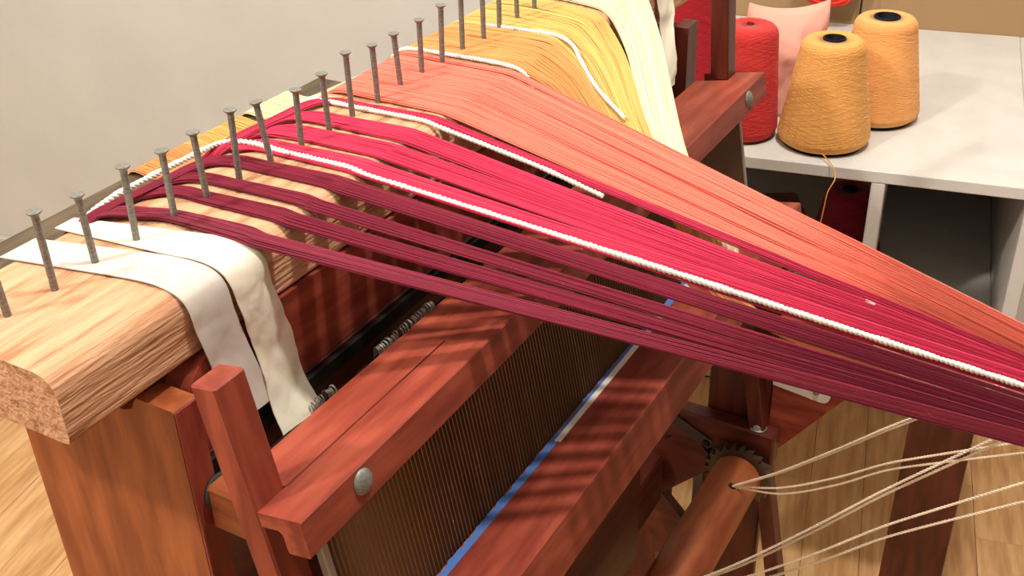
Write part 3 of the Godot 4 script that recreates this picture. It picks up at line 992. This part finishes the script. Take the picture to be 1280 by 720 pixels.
func cone(label: String, at: Vector3, rb: float, rt: float, h: float, hole: float, col: Color, core: Color, group: String, dome := 0.2) -> Node3D:
	var t := thing("yarn_cone", label, "yarn cone", group, at)
	var a := Acc.new()
	a.tint = lin(col)
	var rim := rt * dome
	var prof := PackedVector2Array([Vector2(0.004, 0.004), Vector2(rb * 0.9, 0.004), Vector2(rb * 0.97, 0.007), Vector2(rb, 0.014)])
	for k in range(1, 11):
		var q := k / 10.0
		prof.push_back(Vector2(lerpf(rb, rt, q), lerpf(0.014, h - rim, q)))
	for k in range(1, 7):
		var an := PI / 2 * k / 6.0
		prof.push_back(Vector2(rt - rim * 0.9 * (1 - cos(an)), h - rim + rim * sin(an)))
	prof.push_back(Vector2(hole, h - rim * 0.08))
	prof.push_back(Vector2(hole, h - 0.03))
	a.lathe(prof, 48)
	# wound threads, crossing at a shallow angle
	for w in 2:
		var turns := 46
		var pts := PackedVector3Array()
		var seg := 26
		for pass_ in 4:
			pts = PackedVector3Array()
			var ph := rng.randf() * TAU
			for k in turns * seg / 2:
				var u := float(k) / (turns * seg / 2.0)
				var yy := lerpf(0.012, h - rim * 0.12, 0.5 - 0.5 * cos(ph + u * PI * (9 + pass_ * 2)))
				var rr := lerpf(rb, rt, clampf((yy - 0.014) / (h - rim - 0.014), 0, 1))
				if yy > h - rim:
					rr = rt - rim * 0.9 * (1 - sqrt(maxf(0.0, 1 - pow((yy - h + rim) / rim, 2))))
				var an := ph + (1 if w == 0 else -1) * TAU * k / seg
				pts.push_back(Vector3(cos(an) * rr, yy, sin(an) * rr))
			var f := rng.randf_range(0.98, 1.08)
			a.tint = lin(Color(minf(col.r * f, 1), minf(col.g * f, 1), minf(col.b * f, 1)))
			a.tube(pts, 0.00042, 4)
	put("wound_yarn", a, yarn, t)
	var c := Acc.new()
	c.lathe(PackedVector2Array([Vector2(0.0001, 0.0), Vector2(rb * 0.86, 0.0), Vector2(rb * 0.86, 0.004), Vector2(0.0001, 0.004)]), 32)
	put("cone_foot", c, plain(core, 0.6), t)
	c = Acc.new()
	c.lathe(PackedVector2Array([Vector2(hole * 0.82, h - 0.05), Vector2(hole * 0.98, h - 0.05), Vector2(hole * 0.98, h + 0.001), Vector2(hole * 0.82, h + 0.001), Vector2(hole * 0.82, h - 0.045), Vector2(0.0001, h - 0.045)]), 24)
	put("cone_core", c, plain(core, 0.6), t)
	return t


func cones() -> void:
	var g := "yarn cones on the white shelf"
	cone("golden orange yarn cone at the front of the shelf with its end hanging down", Vector3(1.1992, 0.6935, -0.2915), 0.0512, 0.0355, 0.122, 0.0125, Color(0.88, 0.64, 0.36), Color(0.06, 0.04, 0.08), g, 0.35)
	cone("lighter orange yarn cone behind and right of the front one", Vector3(1.2980, 0.6935, -0.2590), 0.0510, 0.0355, 0.122, 0.0150, Color(0.92, 0.66, 0.40), Color(0.05, 0.06, 0.12), g, 0.35)
	cone("bright red yarn cone beside the dark upright post", Vector3(1.1830, 0.6935, -0.3820), 0.0395, 0.0320, 0.131, 0.0040, Color(0.76, 0.22, 0.21), Color(0.55, 0.12, 0.12), g, 0.4)
	cone("tall crimson yarn cone seen between the two dark posts", Vector3(1.3025, 0.6935, -0.5021), 0.0480, 0.0400, 0.190, 0.0060, Color(0.62, 0.13, 0.16), Color(0.3, 0.05, 0.07), g, 0.3)
	cone("dark wine yarn cone on the lower shelf in shade", Vector3(1.3309, 0.4790, -0.2798), 0.0470, 0.0310, 0.100, 0.0100, Color(0.54, 0.12, 0.20), Color(0.05, 0.02, 0.03), g, 0.35)
	# pale pink yarn package, pinched at the top like a pillow
	var t := thing("yarn_package", "pale pink yarn package pinched flat at the top behind the red cone", "yarn package", "", Vector3(1.2829, 0.6935, -0.3685), 0.55)
	var a := Acc.new()
	a.tint = lin(Color(0.90, 0.67, 0.60))
	var rows := []
	var nz := FastNoiseLite.new()
	nz.seed = 4
	nz.frequency = 18.0
	var nr := 26
	var seg := 56
	for k in nr:
		var q := k / (nr - 1.0)
		var wz := lerpf(0.036, 0.047, q) * (1.0 + 0.03 * sin(q * 9.0))
		var wx := lerpf(0.036, 0.003, pow(q, 3.0))
		if k == nr - 1:
			wx = 0.0004
		if k == 0:
			wz = 0.002
			wx = 0.002
		var yy := maxf(0.0, (q - 1.0 / (nr - 1.0))) * 0.136
		var line := []
		for j in seg + 1:
			var an := TAU * j / seg
			var cx := signf(cos(an)) * pow(absf(cos(an)), lerpf(1.0, 0.7, q))
			var sz := signf(sin(an)) * pow(absf(sin(an)), lerpf(1.0, 0.7, q))
			var dip := -0.009 * pow(q, 5.0) * (1.0 - sz * sz)
			var p := Vector3(cx * wx, yy + dip, sz * wz)
			p += Vector3(cx, 0, sz) * nz.get_noise_3d(cos(an) * 0.05, yy, sin(an) * 0.05) * 0.009 * sin(q * PI)
			line.append(p)
		rows.append(line)
	a.sheet(rows, 0.0008)
	put("wrapped_yarn", a, yarn, t)
	# loose end of the golden yarn
	var e := Acc.new()
	e.tint = lin(Color(0.88, 0.60, 0.28))
	e.tube(curve([Vector3(1.1593, 0.7032, -0.2886), Vector3(1.1349, 0.6974, -0.2632), Vector3(1.1017, 0.6974, -0.2496), Vector3(1.0920, 0.6838, -0.2535), Vector3(1.0920, 0.6448, -0.2574), Vector3(1.0910, 0.6155, -0.2652), Vector3(1.0891, 0.5911, -0.2720), Vector3(1.0871, 0.5716, -0.2808)], 8), 0.0007, 5)
	e.tube(curve([Vector3(1.0910, 0.6174, -0.2647), Vector3(1.0901, 0.6038, -0.2632), Vector3(1.0891, 0.5931, -0.2667), Vector3(1.0881, 0.5882, -0.2632), Vector3(1.0881, 0.5960, -0.2603), Vector3(1.0881, 0.5823, -0.2623)], 8), 0.0006, 5)
	tag(put("yarn_tail", e, yarn), "loose orange yarn end hanging over the shelf edge", "yarn")
	# coral hank on a wall peg, and a black cord beside it
	var peg := Acc.new()
	peg.lathe(PackedVector2Array([Vector2(0.0001, 0), Vector2(0.006, 0), Vector2(0.006, 0.07), Vector2(0.009, 0.072), Vector2(0.009, 0.08), Vector2(0.0001, 0.08)]), 16, Transform3D(Basis(Vector3.UP, ROOM_TURN) * Basis(Vector3(0, 0, 1), PI / 2), in_shelf(0.505, 1.00, 0.036)))
	tag(put("wall_peg", peg, wood("dark", 0)), "dark wooden peg in the wall above the shelf", "peg")
	var h := Acc.new()
	for k in 44:
		var d := rng.randf_range(0.0, 0.02)
		h.tint = lin(Color(0.86, 0.25, 0.20) * rng.randf_range(0.85, 1.1))
		var xo := 0.472 + rng.randf_range(-0.014, 0.014)
		var wd := 0.046 - d
		var pts := []
		for p in [[-0.2, 1.006], [-1.0, 0.93], [-1.0, 0.80], [-0.75, 0.742], [0.0, 0.730], [0.75, 0.742], [1.0, 0.80], [1.0, 0.93], [0.2, 1.006], [-0.2, 1.006]]:
			pts.append(in_shelf(xo + rng.randf_range(-0.002, 0.002), float(p[1]) + (d if p[1] < 0.9 else -d * 0.2 + 0.006) + rng.randf_range(-0.002, 0.002), 0.036 + float(p[0]) * wd))
		h.tube(curve(pts, 5), 0.0022, 5)
	tag(put("yarn_hank", h, yarn), "coral red yarn hank hanging on the wall behind the pink package", "yarn hank")
	var bc := Acc.new()
	bc.tube(curve([in_shelf(0.454, 1.008, 0.032), in_shelf(0.452, 0.95, 0.064), in_shelf(0.456, 0.85, 0.082), in_shelf(0.462, 0.712, 0.084)], 8), 0.0016, 6)
	tag(put("hanging_string", bc, plain(Color(0.05, 0.03, 0.04), 0.8)), "black string hanging beside the coral hank", "string")
	# brown cardboard box on the lower shelf
	var bx := thing("cardboard_box", "brown cardboard box on the lower shelf behind the coral warp", "box", "", Vector3(1.3163, 0.4790, -0.3822), 0.5)
	var b := Acc.new()
	b.box(Vector3(-0.05, 0, -0.05), Vector3(0.05, 0.052, 0.05), 0.001)
	put("carton", b, plain(Color(0.42, 0.27, 0.17), 0.9), bx)
	b = Acc.new()
	b.box(Vector3(-0.05, 0.0525, -0.05), Vector3(0.05, 0.0535, 0.048), 0.0003)
	put("lid_flap", b, plain(Color(0.46, 0.30, 0.19), 0.9), bx)


func apron_cords() -> void:
	var g := "white apron cords tied to the cloth roller"
	var m := plain(Color(0.93, 0.86, 0.76), 0.9, 0.0, 0.2)
	var h1 := Vector3(0.809, 0.4990, -0.2420)
	var h2 := Vector3(0.660, 0.4990, -0.2420)
	var ends := [
		[h1, Vector3(0.81, 0.622, -0.1062), -0.004, "upper white cord from the hole near the ratchet wheel"],
		[h1 + Vector3(0, 0.0006, 0.0016), Vector3(0.8105, 0.6185, -0.1062), -0.004, "white cord twisted close under the upper one from the ratchet hole"],
		[h1 + Vector3(0.001, 0, 0.003), Vector3(0.81, 0.583, -0.1005), -0.010, "third white cord from the hole near the ratchet wheel"],
		[h1 + Vector3(0.001, -0.0008, 0.004), Vector3(0.81, 0.5755, -0.1000), -0.014, "lowest white cord from the hole near the ratchet wheel"],
		[h2, Vector3(0.68, 0.6650, -0.0815), -0.006, "topmost white cord rising from the bottom of the view"],
		[h2 + Vector3(0.001, 0.0006, 0.0016), Vector3(0.6805, 0.6600, -0.0812), -0.008, "white cord lying close under the topmost one at the bottom"],
		[h2 + Vector3(0.001, 0, 0.003), Vector3(0.68, 0.6300, -0.0768), -0.010, "middle white cord at the bottom right of the loom"],
		[h2 + Vector3(0.002, -0.0008, 0.004), Vector3(0.68, 0.6190, -0.0745), -0.012, "lowest white cord at the bottom right of the loom"],
	]
	for e in ends:
		var a: Vector3 = e[0]
		var b: Vector3 = e[1]
		cord("apron_string", e[3], g, [a - Vector3(0, 0.004, 0.0016), a + Vector3(0, 0.001, 0.0005), a.lerp(b, 0.3) + Vector3(0, e[2], 0), a.lerp(b, 0.65) + Vector3(0, e[2] * 0.8, 0), b, b + (b - a) * 1.3], 0.00105, 0.0058, m, "cord", 0.1)


func small_things() -> void:
	# white ties and a price-tag scrap on the warp
	var bits := [
		[Vector3(0.6145, 0.8925, -0.2650), Vector3(0.6020, 0.8905, -0.2540), "small white thread end sticking from the thin crimson bundle"],
		[Vector3(0.5280, 0.8890, -0.2010), Vector3(0.5130, 0.8850, -0.1830), "small white thread end under the long white cord"],
	]
	for b in bits:
		var a := Acc.new()
		a.tint = lin(Color(0.92, 0.84, 0.80))
		a.tube(curve([b[0], b[0].lerp(b[1], 0.5) + Vector3(0, 0.002, 0), b[1]], 6), 0.0008, 5)
		tag(put("thread_end", a, yarn), b[2], "thread end", "white thread ends in the warp")
	var pt := Acc.new()
	pt.box(Vector3(-0.0032, -0.0026, -0.0009), Vector3(0.0032, 0.0026, 0.0009), 0.0004, Transform3D(Basis(Vector3(0.10, -0.27, 0.957).normalized(), Vector3(-0.62, 0.735, 0.275).normalized(), Vector3(-0.777, -0.62, -0.094).normalized()).orthonormalized(), Vector3(0.5785, 0.8715, -0.1024)))
	tag(put("tape_scrap", pt, plain(Color(0.88, 0.62, 0.62), 0.7)), "small pale pink tape scrap stuck on the crimson warp edge", "tape")
	# pale slat standing behind the roller
	var s := Acc.new()
	s.box(Vector3(0.930, 0.0, -0.325), Vector3(0.936, 0.46, -0.283), 0.001)
	tag(put("pale_board", s, plain(Color(0.68, 0.62, 0.53), 0.8)), "pale grey board standing behind the cloth roller", "board")
